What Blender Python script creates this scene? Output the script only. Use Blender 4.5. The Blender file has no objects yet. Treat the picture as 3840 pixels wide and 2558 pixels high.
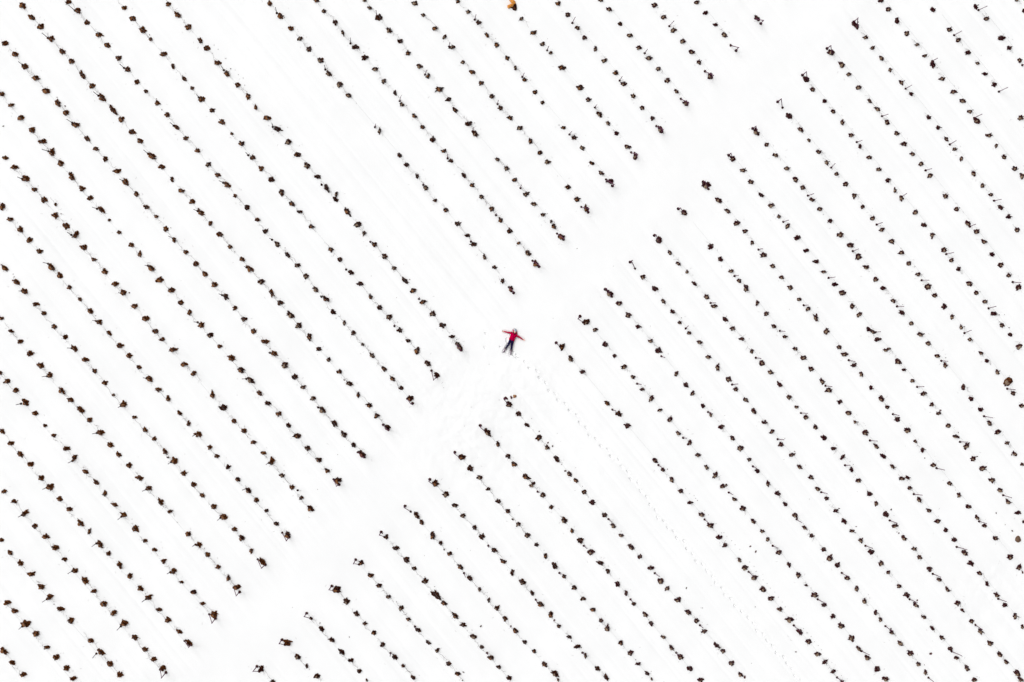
import bpy, bmesh, math, random
import numpy as np
from mathutils import Vector, Matrix

# ------------------------------------------------------------------ camera, sky, sun, exposure
S = 53.5                    # picture pixels per metre on the snow
H = 56.0                    # flying height
FPX = S * H
CX, CY = 1400.0, 1265.0     # the point straight below the camera
sc = bpy.context.scene
col = sc.collection
def gx(px, py, z=0.0):
    """pixel of the survey -> point at height z over the field"""
    k = (H - z) / FPX
    return Vector(((CX - 1920) / S + (px - CX) * k, (1279 - CY) / S - (py - CY) * k, z))
cd = bpy.data.cameras.new("camera"); cam = bpy.data.objects.new("camera", cd); col.objects.link(cam)
cam.location = ((CX - 1920) / S, (1279 - CY) / S, H)
cd.sensor_width = 36; cd.lens = FPX * 36 / 3840
cd.shift_x = (1920 - CX) / 3840; cd.shift_y = -(1279 - CY) / 3840
cd.clip_start = 0.5; cd.clip_end = 6000
sc.camera = cam
SUN_EL, SUN_ROT = math.radians(48), math.radians(-60)
w = bpy.data.worlds.new("World"); sc.world = w; w.use_nodes = True
nt = w.node_tree; nt.nodes.clear()
sky = nt.nodes.new('ShaderNodeTexSky'); sky.sky_type = 'NISHITA'; sky.sun_disc = False
sky.sun_elevation = SUN_EL; sky.sun_rotation = SUN_ROT; sky.dust_density = 4
hs = nt.nodes.new('ShaderNodeHueSaturation'); hs.inputs['Saturation'].default_value = 0.03
bg = nt.nodes.new('ShaderNodeBackground'); bg.inputs[1].default_value = 0.115
wo = nt.nodes.new('ShaderNodeOutputWorld')
nt.links.new(sky.outputs[0], hs.inputs['Color']); nt.links.new(hs.outputs[0], bg.inputs[0]); nt.links.new(bg.outputs[0], wo.inputs[0])
sd = bpy.data.lights.new("sun", 'SUN'); sd.energy = 0.6; sd.angle = math.radians(45); sd.color = (1, .985, .97)
so = bpy.data.objects.new("sun", sd); col.objects.link(so)
# nishita rotation: direction of the sun
sdir = Vector((math.sin(SUN_ROT) * math.cos(SUN_EL), math.cos(SUN_ROT) * math.cos(SUN_EL), math.sin(SUN_EL)))
so.rotation_euler = sdir.to_track_quat('Z', 'Y').to_euler()
sc.view_settings.view_transform = 'Standard'; sc.view_settings.look = 'None'; sc.view_settings.gamma = 1
sc.view_settings.exposure = EXPO = 0.435
try:
    sc.cycles.use_denoising = True
except Exception:
    pass

# ------------------------------------------------------------------ data: vines by row, stakes, leaves, footprints
VINES = """0 -15|87 2530 26-;45 2484 25-;14 2440 32b
0 -14|276 2545 30-;248 2506 25o;210 2464 26o;176 2427 24-;135 2378 26o;97 2338 34o;56 2291 27-;27 2260 30-
0 -13|449 2531 25o;412 2489 24o;378 2444 33b;340 2402 26-;266 2326 24o;227 2283 31-;187 2238 25o;155 2200 28b;117 2153 29-;77 2111 25o;38 2072 22o;6 2025 18o
0 -12|610 2506 27o;576 2472 22o;544 2436 23o;506 2391 25o;466 2338 31o;426 2300 26f;389 2264 28-;351 2216 24-;320 2178 29b;281 2140 24o;242 2096 24-;207 2054 32-;171 2012 31-;130 1972 22o;93 1924 31f;53 1880 24-;14 1843 21o
0 -11|707 2410 33b;672 2369 24b;629 2325 24o;596 2287 20o;558 2240 25o;526 2206 28b;486 2161 22o;449 2120 29v;407 2076 20o;376 2041 29b;335 1993 22v;303 1962 31b;261 1909 24-;224 1871 22o;187 1826 31o;154 1792 25o;115 1740 29-;76 1704 27b;40 1662 26-;8 1618 23b
0 -10|801 2305 33o;759 2264 18o;725 2221 22o;681 2183 16-;650 2142 24o;613 2104 20o;579 2061 20-;544 2027 20-;507 1982 26o;464 1931 24o;431 1893 24-;393 1851 24v;360 1807 25b;321 1768 24b;278 1717 26f;249 1682 29-;201 1633 19o;168 1596 16o;131 1549 23o;95 1508 33b;59 1464 27o;27 1429 23o;2 1398 16v
0 -9|888 2202 33-;856 2168 23v;818 2127 20o;778 2080 22o;746 2042 27o;706 2002 24o;637 1918 21-;602 1881 29b;558 1831 24o;524 1793 29-;484 1745 23o;445 1705 22o;413 1669 27b;378 1621 29o;335 1575 22o;303 1536 33b;264 1500 24o;231 1464 31b;186 1406 24o;153 1371 29b;113 1326 28-;76 1281 24-;40 1241 22-;4 1193 18o
0 -8|984 2107 41b;942 2065 21v;906 2018 25o;879 1985 21o;840 1938 28o;802 1899 23o;759 1858 20o;727 1817 22o;689 1775 23o;654 1728 29o;630 1716 8o;619 1693 27b;578 1646 20o;544 1613 23b;504 1565 20-;464 1516 26o;425 1481 12o;393 1435 22o;355 1391 21o;320 1349 28-;280 1307 29b;245 1264 22o;204 1224 20o;164 1174 20o;135 1140 27-;92 1092 26o;61 1057 29b;18 1006 29b
0 -7|1079 2006 31v;1036 1964 19o;999 1915 19-;961 1876 20o;931 1839 28b;891 1798 21o;854 1752 20o;813 1710 20o;787 1678 20o;744 1628 25o;707 1589 24v;673 1549 23b;630 1495 24v;594 1460 24-;561 1421 31b;520 1377 20o;484 1333 25o;449 1295 28-;410 1249 22b;371 1207 27-;339 1167 28b;299 1122 20b;259 1078 18o;224 1033 24o;193 1000 35b;147 942 24o;109 901 25o;76 861 29b;37 822 25-;8 774 31v
0 -6|1165 1907 32b;1130 1867 17o;1094 1827 20o;1058 1783 20o;1018 1729 29v;988 1699 23-;949 1658 20o;916 1615 25-;878 1578 21o;838 1529 31o;797 1481 27v;726 1400 25f;690 1366 28-;650 1311 30-;608 1273 20o;583 1242 24o;547 1194 32-;505 1147 25o;462 1097 24o;431 1064 29-;393 1018 27b;352 973 21-;314 927 29o;284 879 37f;248 846 31o;207 807 25o;208 767 14v;164 749 25o;128 711 22-;96 670 33o;54 627 31-;19 591 24-
0 -5|1266 1802 37-;1228 1764 22b;1195 1724 27-;1153 1681 21o;1115 1634 26o;1081 1596 20o;1045 1552 22o;1004 1512 22o;973 1475 25b;939 1426 30b;904 1388 29o;867 1342 31o;824 1298 22-;788 1258 25o;756 1218 28o;710 1171 22v;678 1134 21o;642 1089 29-;600 1049 29o;567 1005 35b;524 953 24v;493 918 21o;446 871 18o;409 825 13o;380 786 33b;338 742 25o;306 707 25o;269 662 37b;227 612 28o;194 571 32v;156 529 35-;119 487 24o;78 441 29-;41 393 24-;6 351 20o
0 -4|1359 1702 36b;1326 1669 20o;1289 1629 29b;1255 1589 29b;1210 1537 31b;1174 1493 24-;1136 1452 20o;1105 1413 24o;1068 1369 29o;1028 1326 29b;994 1281 31-;951 1242 23o;916 1198 23o;881 1155 20o;847 1113 27b;804 1067 25o;769 1027 27b;735 989 22o;697 946 20o;653 899 22v;622 858 22o;586 811 20-;548 776 25-;511 727 22o;471 682 31b;441 641 29-;394 596 22o;358 557 20o;327 520 24b;284 467 31-;246 422 24o;218 387 31b;174 340 33-;134 291 31-;92 248 25o;56 203 25o;18 162 24o
0 -3|1452 1604 25o;1413 1559 21o;1384 1519 26-;1343 1481 21v;1311 1438 26-;1273 1394 21o;1231 1349 18o;1196 1309 20o;1160 1264 28v;1120 1220 28o;1090 1182 33b;1050 1136 24o;1019 1098 30b;980 1056 29-;939 1009 33b;908 971 25b;862 925 20o;824 879 24o;789 837 21f;753 797 32b;720 756 23o;680 715 24-;644 672 21v;606 626 22o;569 584 39b;525 529 25o;494 494 25o;454 448 25o;424 412 41b;384 365 37b;344 322 25o;309 281 33b;267 229 25o;233 192 29b;192 145 25o;153 99 27o;118 64 31b;84 20 31b
0 -2|1538 1494 26o;1504 1456 19o;1472 1420 24b;1440 1382 23b;1396 1333 25b;1360 1291 14o;1325 1249 20o;1291 1210 20v;1249 1169 22o;1222 1121 31b;1184 1084 26b;1148 1035 21o;1115 995 24-;1078 956 26b;1040 916 27b;994 867 20o;965 824 19o;926 778 24o;882 734 16o;851 692 29b;816 656 20o;781 617 21o;740 564 20o;695 518 21o;663 477 25b;627 430 21o;590 386 20o;547 342 16o;513 307 21o;478 260 24o;444 217 24o;401 169 24o;371 130 28-;326 84 22o;292 39 25o;256 6 24-
0 -1|1638 1406 22o;1604 1363 28b;1565 1315 29v;1531 1278 18o;1499 1238 20o;1459 1187 25o;1424 1153 22o;1389 1113 20v;1351 1064 22o;1316 1022 25b;1274 973 22o;1241 935 22o;1169 849 21o;1123 794 20-;1095 764 24b;1056 720 25o;1018 673 25o;980 632 22o;947 590 20o;905 539 22o;869 501 13o;831 457 24o;794 413 21o;756 371 25o;720 330 16o;690 294 24b;649 249 21v;613 203 27-;565 147 18-;535 112 32b;497 69 24o;465 29 22-
0 0|1724 1302 33b;1716 1288 20-;1695 1262 22-;1659 1220 27o;1623 1177 24o;1585 1133 25-;1549 1089 23o;1518 1052 32b;1477 1006 22-;1442 962 22o;1404 916 22o;1365 874 18o;1341 842 31-;1302 793 36b;1258 747 25b;1261 727 19v;1226 707 33b;1191 663 27-;1150 620 29b;1115 579 28-;1082 532 28-;1040 484 33-;1003 442 31-;959 402 20v;930 361 25v;892 319 22o;851 276 27b;817 235 29-;775 180 24o;750 151 25b;705 102 25o;666 55 29b;631 16 22o
0 2|1917 1083 24v;1885 1053 20v;1854 1002 18o;1817 964 20v;1778 916 25-;1753 883 19o;1716 839 22o;1672 787 21o;1631 752 16o;1597 704 21o;1564 660 19v;1525 618 20o;1498 581 22b;1423 491 20v;1307 357 22o;1273 317 24o;1233 276 27b;1201 226 24o;1158 184 22o;1125 145 22-;1091 107 22o;1051 60 27b;1011 13 21o
0 3|2011 989 33b;1980 949 26b;1945 911 16f;1911 866 22o;1877 825 20o;1844 783 22o;1805 738 19o;1771 694 19o;1740 658 25b;1691 603 18o;1664 566 22-;1622 524 22o;1584 476 20o;1554 434 21b;1508 392 18o;1481 349 20b;1439 304 20o;1407 258 24-;1368 216 27-;1333 176 27-;1285 122 20v;1258 84 21o;1214 42 16o;1187 2 20-
0 4|2105 888 29b;2077 849 24b;2067 830 14v;2036 805 18o;2004 765 24-;1973 727 24o;1931 674 18o;1899 631 22o;1865 597 20b;1782 502 29b;1758 463 29-;1707 412 24b;1682 372 21o;1647 334 29-;1606 284 24f;1574 248 24-;1530 200 20o;1500 155 21o;1459 113 24b;1421 65 31o;1387 29 19-;1366 1 16-
0 5|2199 783 26v;2164 747 22o;2130 702 22o;2054 606 24-;2025 572 20o;1989 529 23v;1949 480 21o;1913 441 21o;1876 405 20o;1844 361 21o;1804 311 20o;1771 270 25-;1736 233 19-;1696 176 24-;1667 138 20f;1631 106 24-;1587 56 16o;1555 12 24-
0 6|2289 679 27-;2255 648 22b;2220 611 21b;2184 554 20o;2153 515 24-;2114 478 19-;2034 384 16o;2006 345 19o;1968 298 19-;1933 253 17v;1903 216 19o;1863 167 20o;1827 131 21b;1795 84 20o;1756 44 20-;1717 5 17o
0 7|2383 587 27v;2353 549 25-;2313 500 19o;2281 461 21b;2247 427 28b;2207 373 21o;2176 328 29o;2107 253 28-;2066 197 15o;2035 164 20o;2002 121 24-;1956 70 19f
0 8|2477 486 31b;2447 443 17o;2409 404 18o;2375 360 19o;2339 313 25-;2308 273 24-;2267 226 22-;2234 183 20v;2192 140 19o;2166 104 19o;2129 55 21o;2093 13 20o
0 9|2573 387 25o;2536 342 21b;2503 301 23o;2470 257 20o;2434 217 30-;2397 178 22-;2362 132 24-;2326 88 19o;2284 35 20o;2254 1 19-
0 10|2663 284 27v;2622 233 22b;2596 194 24-;2561 155 24-;2525 113 26-;2489 64 21o;2456 18 22o
0 11|2716 130 24b;2683 93 17o;2646 48 20o;2613 9 20o
0 12|2840 68 25b
1 -10|979 2510 29v;1023 2556 18-
1 -9|1078 2410 33o;1116 2463 26b;1150 2498 17v;1189 2536 23o
1 -8|1167 2319 14b;1205 2358 26b;1245 2400 23b;1282 2445 30b;1316 2476 23-;1347 2518 19o;1375 2551 12v
1 -7|1262 2210 34o;1300 2256 27o;1337 2302 25b;1369 2338 19-;1402 2372 20o;1435 2418 20o;1480 2464 27b;1511 2498 16o;1549 2542 22b
1 -6|1354 2111 21o;1389 2158 23o;1422 2197 22o;1458 2238 22-;1504 2280 24f;1532 2322 19-;1568 2363 24-;1605 2409 22b;1640 2440 21f;1682 2489 20o;1718 2526 24-
1 -5|1450 2013 20v;1485 2056 27-;1525 2100 29b;1554 2132 18o;1594 2179 25o;1638 2234 45b;1665 2262 26b;1707 2310 27b;1738 2344 22o;1776 2387 26b;1806 2427 16o;1842 2466 27-;1871 2502 18o;1910 2543 21o
1 -4|1562 1932 29b;1582 1960 24b;1622 2009 31v;1653 2036 20v;1686 2076 20o;1726 2126 25b;1762 2169 25b;1798 2210 20v;1833 2252 18v;1863 2281 20o;1894 2321 21o;1933 2365 25b;1968 2407 18o;2004 2443 20b;2042 2491 25b;2081 2526 33b;2093 2549 12v
1 -3|1634 1813 26o;1672 1854 24o;1706 1895 21o;1736 1934 21o;1780 1978 20o;1807 2013 23o;1853 2063 21o;1887 2105 24b;1920 2148 24v;1960 2182 27b;1995 2225 21b;2027 2266 26b;2065 2306 25v;2096 2348 17o;2135 2389 20-;2165 2425 26-;2196 2459 20v;2240 2507 24b;2274 2542 24b
1 -2|1732 1714 30o;1764 1756 25o;1799 1790 22o;1831 1834 16o;1868 1880 20o;1904 1917 19o;1944 1965 19o;1978 2008 23o;2011 2042 17o;2046 2085 22v;2080 2122 29v;2115 2162 17o;2153 2204 21o;2187 2245 20o;2224 2287 22-;2254 2328 18o;2278 2356 29v;2328 2411 19o;2365 2450 23o;2393 2490 19-;2426 2526 22b;2444 2547 11v
1 -1|1829 1622 36b;1867 1666 21v;1905 1711 24b;1929 1741 26b;1973 1788 32b;1996 1817 25f;2036 1857 21o;2068 1902 18o;2115 1950 29b;2145 1990 20v;2176 2026 24o;2216 2070 25o;2251 2111 27-;2280 2142 18o;2316 2191 21o;2348 2225 20v;2377 2265 17o;2420 2304 25b;2442 2338 19o;2488 2389 19b;2518 2430 24b;2552 2464 26o;2587 2508 24o;2628 2550 24-
1 0|1909 1516 25o;1945 1552 21o;1977 1594 21b;2021 1641 24o;2053 1678 23b;2089 1723 31b;2135 1777 24b;2160 1802 22b;2191 1845 19o;2222 1884 24o;2267 1931 23o;2300 1972 24b;2330 2008 21-;2368 2051 28b;2399 2088 19o;2441 2130 26-;2477 2178 25o;2502 2206 21f;2542 2249 24o;2580 2296 25b;2612 2327 20o;2641 2368 21o;2687 2420 27b;2712 2442 20o;2744 2488 21o;2778 2530 22b
1 2|2108 1302 27v;2140 1344 28b;2184 1394 19o;2277 1512 23b;2321 1552 26o;2352 1596 25o;2457 1727 24b;2486 1762 17o;2520 1798 23v;2553 1842 20o;2587 1885 20-;2631 1929 25-;2663 1970 29-;2697 2015 25-;2720 2045 20o;2774 2101 20b;2793 2130 23o;2829 2166 27-;2862 2211 24o;2892 2245 22o;2925 2285 21o;2962 2323 31-;3000 2370 29b;3033 2406 22o;3067 2453 25-;3093 2483 22f;3125 2519 21f;3158 2556 14-
1 3|2200 1207 26o;2232 1236 20o;2269 1291 22o;2304 1334 16o;2341 1376 24-;2373 1413 18o;2408 1460 19-;2442 1494 25f;2475 1538 19-;2513 1573 24f;2544 1624 22b;2587 1660 23v;2618 1706 23-;2650 1752 21b;2683 1782 26f;2710 1824 20o;2723 1820 12v;2755 1872 20b;2786 1907 23o;2825 1955 24b;2860 1992 19-;2879 2023 19v;2922 2072 22o;2960 2118 21b;2995 2156 25b;3024 2196 13-;3056 2232 28o;3091 2269 20o;3124 2311 20o;3155 2347 26o;3194 2394 24o;3221 2433 21b;3253 2466 25b;3290 2510 25o;3321 2546 25-
1 4|2287 1100 34b;2322 1138 21o;2357 1182 24o;2394 1224 20o;2440 1279 20-;2470 1314 24o;2536 1402 21v;2572 1443 25b;2597 1476 18o;2636 1522 20o;2665 1555 18v;2705 1601 22o;2747 1643 21b;2776 1681 24o;2810 1723 17o;2840 1766 21o;2880 1814 21v;2916 1851 23o;2945 1891 22b;2983 1933 23o;3019 1979 19b;3045 2010 18o;3089 2061 19o;3113 2094 24o;3140 2120 22o;3178 2168 20o;3213 2208 24v;3243 2255 23v;3283 2298 20v;3302 2324 19v;3344 2371 22b;3376 2412 25b;3415 2451 24o;3445 2491 20b;3471 2523 20v
1 5|2411 1038 20o;2456 1082 27o;2487 1129 20b;2522 1169 20o;2550 1210 16o;2584 1249 16o;2624 1283 23-;2656 1338 22-;2691 1378 24v;2732 1422 22o;2759 1460 19o;2796 1499 20o;2827 1542 24b;2866 1584 22-;2895 1618 22f;2928 1667 21o;2971 1705 23-;3000 1751 23b;3042 1790 20o;3068 1833 22-;3101 1869 18o;3135 1916 21-;3166 1955 24b;3196 1991 17o;3228 2026 18o;3267 2070 24o;3304 2112 22o;3331 2147 17o;3371 2198 18o;3400 2231 23o;3435 2269 24b;3465 2314 21-;3495 2355 20b;3532 2391 20b;3564 2433 20o;3587 2467 20-;3626 2506 24b;3654 2549 22-
1 6|2472 899 29o;2513 948 20b;2543 988 19b;2576 1019 16v;2604 1063 21b;2650 1113 22o;2678 1148 24-;2719 1197 24b;2748 1231 22-;2781 1271 20-;2819 1318 19v;2858 1361 24o;2890 1396 22-;2925 1443 24b;2960 1489 20o;2987 1526 18-;3023 1565 20o;3058 1602 20o;3090 1641 23o;3126 1682 20-;3160 1714 22f;3194 1761 20v;3220 1802 20o;3262 1853 21o;3285 1888 20v;3322 1928 26o;3356 1972 23-;3390 2018 24b;3428 2058 17o;3449 2089 19o;3487 2134 22o;3523 2174 19o;3553 2211 20b;3591 2261 23o;3608 2289 17b;3643 2330 18o;3677 2368 24b;3713 2413 25b;3749 2454 25b;3773 2482 21b;3815 2524 29b;3827 2547 23b
1 7|2566 797 27o;2666 924 24o;2702 972 20o;2742 1016 22-;2772 1053 18o;2798 1082 28v;2840 1136 20v;2874 1177 19o;2902 1224 18o;2943 1263 16o;2983 1308 18o;3014 1341 23o;3042 1383 20o;3084 1431 25b;3109 1463 24o;3149 1507 20o;3183 1549 22o;3207 1582 15b;3244 1622 27o;3287 1674 22b;3312 1711 24b;3347 1749 20b;3382 1794 23-;3404 1791 18b;3412 1830 18o;3448 1875 24b;3485 1915 18o;3517 1954 22o;3547 1989 19o;3578 2024 21o;3617 2072 29b;3642 2112 27b;3675 2150 19o;3702 2189 20v;3739 2232 22b;3769 2269 19o;3807 2310 23v;3834 2351 18v
1 8|2651 694 35o;2695 750 29b;2729 791 24b;2763 837 24o;2794 867 19o;2821 910 16o;2864 956 24o;2898 998 20o;2931 1040 18o;2963 1078 23o;2996 1123 17o;3031 1158 22f;3060 1191 28v;3099 1242 27f;3147 1302 18o;3168 1328 26-;3202 1370 23-;3231 1403 20v;3267 1454 18v;3306 1495 27b;3328 1527 16o;3366 1573 22o;3404 1614 24o;3433 1655 16b;3460 1687 20v;3501 1744 21o;3562 1813 19o;3597 1858 20v;3632 1900 20o;3664 1941 20b;3691 1971 19o;3732 2018 19o;3789 2089 24o;3823 2128 24f
1 9|2749 595 25o;2786 638 25-;2816 682 23-;2855 732 23b;2892 771 24-;2922 812 16o;2954 847 23f;2990 892 26f;3024 939 23-;3061 981 24-;3089 1019 18-;3131 1067 24-;3159 1098 28o;3196 1148 19o;3224 1179 24f;3258 1235 23b;3274 1244 20b;3291 1273 24-;3322 1313 18-;3334 1307 15-;3369 1356 26o;3390 1387 18-;3422 1428 17o;3463 1476 25-;3494 1517 17o;3520 1550 17o;3556 1596 20o;3584 1636 23-;3624 1673 27f;3650 1721 20o;3685 1757 27f;3720 1800 25-;3751 1838 22b;3782 1882 21b;3819 1923 24-;3839 1957 12v
1 10|2837 495 33b;2876 541 18o;2909 582 23-;2950 631 22-;2983 673 27b;3010 703 20o;3044 749 22-;3074 784 20o;3113 828 20o;3151 879 24o;3189 919 29-;3219 962 25o;3249 1002 22-;3285 1048 20o;3313 1081 24-;3350 1128 18o;3383 1172 25-;3418 1212 21-;3451 1253 24-;3481 1288 20o;3514 1335 21-;3544 1370 21v;3613 1451 23v;3642 1496 20o;3678 1536 19o;3711 1587 22b;3743 1620 22o;3777 1661 17o;3806 1702 22b;3834 1742 15o
1 11|2960 435 29b;3002 485 24b;3034 526 16b;3071 569 19o;3100 609 20b;3137 652 17o;3171 690 20o;3204 733 20o;3236 775 18o;3273 818 23f;3307 861 21-;3345 904 22o;3381 947 24-;3409 988 20o;3444 1028 19o;3480 1074 25o;3505 1108 19o;3541 1149 21o;3570 1189 20v;3604 1227 18v;3637 1273 16o;3678 1324 20b;3701 1353 17o;3740 1396 20b;3779 1431 38f;3800 1474 19o;3832 1522 18o
1 12|3023 297 27o;3048 335 19o;3093 379 18o;3124 418 18o;3158 459 22v;3193 507 20o;3225 549 18v;3261 590 20-;3296 635 22-;3331 675 20o;3357 713 18v;3381 742 23v;3433 796 24f;3465 843 23-;3496 881 22f;3540 937 21o;3568 976 18o;3595 1009 19o;3635 1063 25b;3661 1098 18o;3693 1131 19o;3727 1176 26-;3758 1220 19o;3789 1255 18o;3823 1299 28f
1 13|3116 195 29o;3157 242 28b;3183 279 20-;3220 328 20o;3261 379 20b;3291 409 22b;3326 458 24b;3363 500 21o;3390 539 20o;3422 577 21-;3455 614 20o;3489 658 20o;3546 736 23b;3587 784 19o;3631 838 28b;3662 869 20o;3691 906 20o;3721 953 22-;3753 993 21o;3783 1033 18o;3820 1077 22o
1 14|3207 93 33b;3246 140 20-;3273 179 20f;3307 218 21b;3338 262 17v;3381 310 21b;3416 352 17o;3483 441 18o;3519 478 17o;3549 521 20b;3580 559 16o;3605 595 19v;3651 651 22v;3684 696 20v;3715 730 18o;3752 777 24b;3783 813 19o;3815 862 20o
1 15|3304 2 22-;3333 34 21o;3365 78 23v;3402 125 20o;3439 167 18-;3468 209 18-;3497 241 29v;3534 295 19o;3575 344 24-;3610 378 24-;3636 418 18o;3664 453 29b;3709 508 23-;3736 546 16v;3766 589 20o;3805 632 20o;3833 660 24v
1 16|3499 36 24b;3561 111 20o;3595 150 20o;3630 197 25-;3667 237 16-;3695 277 20-;3729 316 20o;3826 442 21o
1 17|3659 25 21b;3700 70 20o;3755 142 24o;3785 179 19o;3824 226 19o
1 18|3813 1 14-;3838 40 16v"""
STAKES = "179 142 158 124;280 39 258 20;84 243 69 231;369 359 351 345;271 461 251 448;555 576 539 563;180 567 158 560;651 471 638 460;465 255 450 241;745 365 737 355;931 582 922 572;839 263 829 247;1038 49 1033 29;1220 261 1217 245;1314 163 1314 143;1413 61 1410 39;1406 477 1409 465;1499 379 1502 364;1594 280 1601 264;1684 175 1687 159;1772 493 1777 478;1866 390 1869 376;1780 74 1785 56;1678 594 1679 578;1023 476 1020 464;2146 86 2157 65;2052 188 2058 173;1959 288 1966 274;2418 199 2428 185;2510 98 2527 79;2324 302 2333 287;2231 403 2238 393;2136 504 2144 493;3669 38 3700 24;3578 132 3606 117;3496 229 3515 219;3745 344 3777 329;3396 333 3418 320;3307 436 3329 429;3562 542 3585 528;3653 442 3681 429;3213 533 3232 527;3117 629 3128 611;3471 639 3493 633;3833 245 3849 242;82 671 66 664;363 783 346 777;461 679 449 672;267 881 252 871;649 895 633 886;741 792 727 786;837 685 822 678;180 989 162 984;84 1094 71 1091;365 1205 348 1202;561 1000 544 995;833 1107 821 1102;741 1209 727 1207;455 1100 444 1098;924 1003 916 999;1206 693 1204 687;1298 1011 1296 1006;1571 1121 1573 1116;1860 807 1861 800;1587 693 1588 687;1479 1223 1479 1219;1020 899 1011 894;1205 1113 1201 1109;1389 907 1388 904;1766 906 1767 901;1952 705 1955 695;2844 936 2860 933;2754 1035 2769 1033;2664 1136 2683 1136;2571 1232 2581 1222;3029 734 3050 727;2937 832 2956 826;3727 753 3753 748;3382 738 3400 726;3288 842 3309 835;3637 850 3658 841;3548 953 3575 947;3198 942 3219 934;3107 1042 3131 1039;3456 1051 3483 1051;3798 1058 3828 1060;3014 1145 3030 1144;3364 1149 3389 1149;3707 1156 3734 1149;2925 1241 2943 1243;3616 1249 3639 1236;3284 1246 3302 1244;269 1306 253 1305;176 1411 158 1413;78 1514 60 1518;363 1624 347 1627;453 1523 443 1528;271 1729 256 1736;549 1835 534 1842;549 1419 537 1417;735 1629 722 1636;641 1733 631 1740;175 1829 160 1835;923 1421 908 1421;923 1833 909 1838;643 1315 633 1317;824 1527 818 1526;1012 1323 1007 1323;1105 1633 1096 1638;1008 1736 998 1742;1116 1839 1122 1828;1193 1528 1189 1525;1438 1592 1433 1591;2296 1536 2310 1542;2480 1336 2493 1341;2389 1439 2404 1442;2655 1545 2667 1550;2562 1642 2575 1643;2469 1744 2482 1753;2834 1342 2853 1344;2745 1442 2766 1440;2733 1847 2748 1855;2823 1749 2836 1756;2016 1844 2022 1847;3183 1351 3206 1356;3096 1447 3120 1450;3439 1451 3464 1450;3529 1353 3553 1355;3004 1549 3028 1550;3777 1458 3806 1462;2916 1647 2939 1649;3349 1553 3371 1558;3690 1561 3721 1567;3262 1652 3289 1654;3600 1657 3628 1658;3513 1756 3542 1763;3169 1745 3188 1745;3080 1846 3102 1851;3427 1853 3458 1857;3762 1857 3793 1867;82 1932 69 1939;361 2038 345 2050;455 1938 442 1949;547 2247 533 2257;271 2142 255 2151;733 2042 722 2049;639 2145 627 2152;176 2247 159 2258;84 2349 71 2360;453 2349 439 2363;361 2451 348 2467;827 1942 816 1951;1740 2149 1745 2164;1556 2350 1558 2361;1464 2449 1463 2461;1831 2046 1833 2053;1826 2449 1829 2454;2189 2047 2201 2057;2282 1947 2293 1955;2455 2149 2472 2161;2642 1948 2659 1963;2808 2145 2824 2160;2625 2345 2636 2355;2098 2149 2104 2155;2009 2249 2015 2259;2364 2248 2371 2256;2536 2448 2542 2455;2184 2448 2189 2452;2988 1948 3006 1960;2898 2047 2918 2056;3336 1952 3364 1962;3671 1955 3698 1963;3587 2051 3625 2061;3245 2047 3271 2056;3498 2152 3527 2164;3744 2246 3773 2256;3157 2149 3180 2163;3067 2248 3098 2264;3658 2344 3683 2361;3411 2247 3439 2260;3320 2348 3343 2365;2977 2346 2998 2366;3231 2442 3260 2456;3568 2443 3604 2458;3482 2542 3500 2556;3139 2541 3162 2557"
ENDS = "2760 190 2770 178 2740 170;2853 88 2864 76 2832 69;2669 291 2676 282 2644 267;2576 393 2583 384 2553 371;2481 495 2487 486 2461 473;2385 590 2392 578 2367 572;2823 482 2836 473 2843 500;2733 582 2742 574 2749 592;2916 382 2930 371 2934 404;3009 282 3024 269 3028 304;3101 182 3116 171 3120 204;3202 82 3218 67 3214 107;2637 682 2645 680 2657 709;2544 783 2552 780 2569 803;2454 883 2461 881 2473 909;2363 983 2368 978 2381 1007;2269 1085 2274 1082 2293 1113;2175 1186 2164 1198 2187 1209;2113 898 2115 894 2089 876;2021 1000 2023 996 1997 978;2206 796 2209 781 2180 776;2297 697 2304 691 2273 673;1926 1098 1925 1094 1909 1077;1638 1413 1625 1426 1618 1390;1547 1513 1540 1515 1527 1496;1456 1611 1455 1616 1436 1593;1364 1713 1363 1717 1342 1696;1271 1817 1261 1824 1251 1798;1729 1313 1728 1316 1711 1288;1896 1493 1891 1500 1911 1521;1801 1596 1803 1605 1821 1619;1706 1696 1704 1702 1727 1719;1612 1798 1608 1806 1629 1821;1519 1898 1515 1904 1540 1919;2085 1285 2088 1289 2100 1300;898 2220 885 2235 876 2204;807 2320 794 2338 784 2304;716 2418 707 2429 692 2404;622 2522 605 2543 600 2510;1429 1995 1422 2007 1442 2014;1334 2099 1325 2115 1346 2117;1244 2198 1233 2212 1254 2219;1150 2300 1140 2313 1164 2320;1057 2400 1046 2415 1068 2419;963 2500 948 2519 972 2519;1084 2014 1073 2029 1058 1998;995 2118 979 2132 966 2098"
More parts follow.
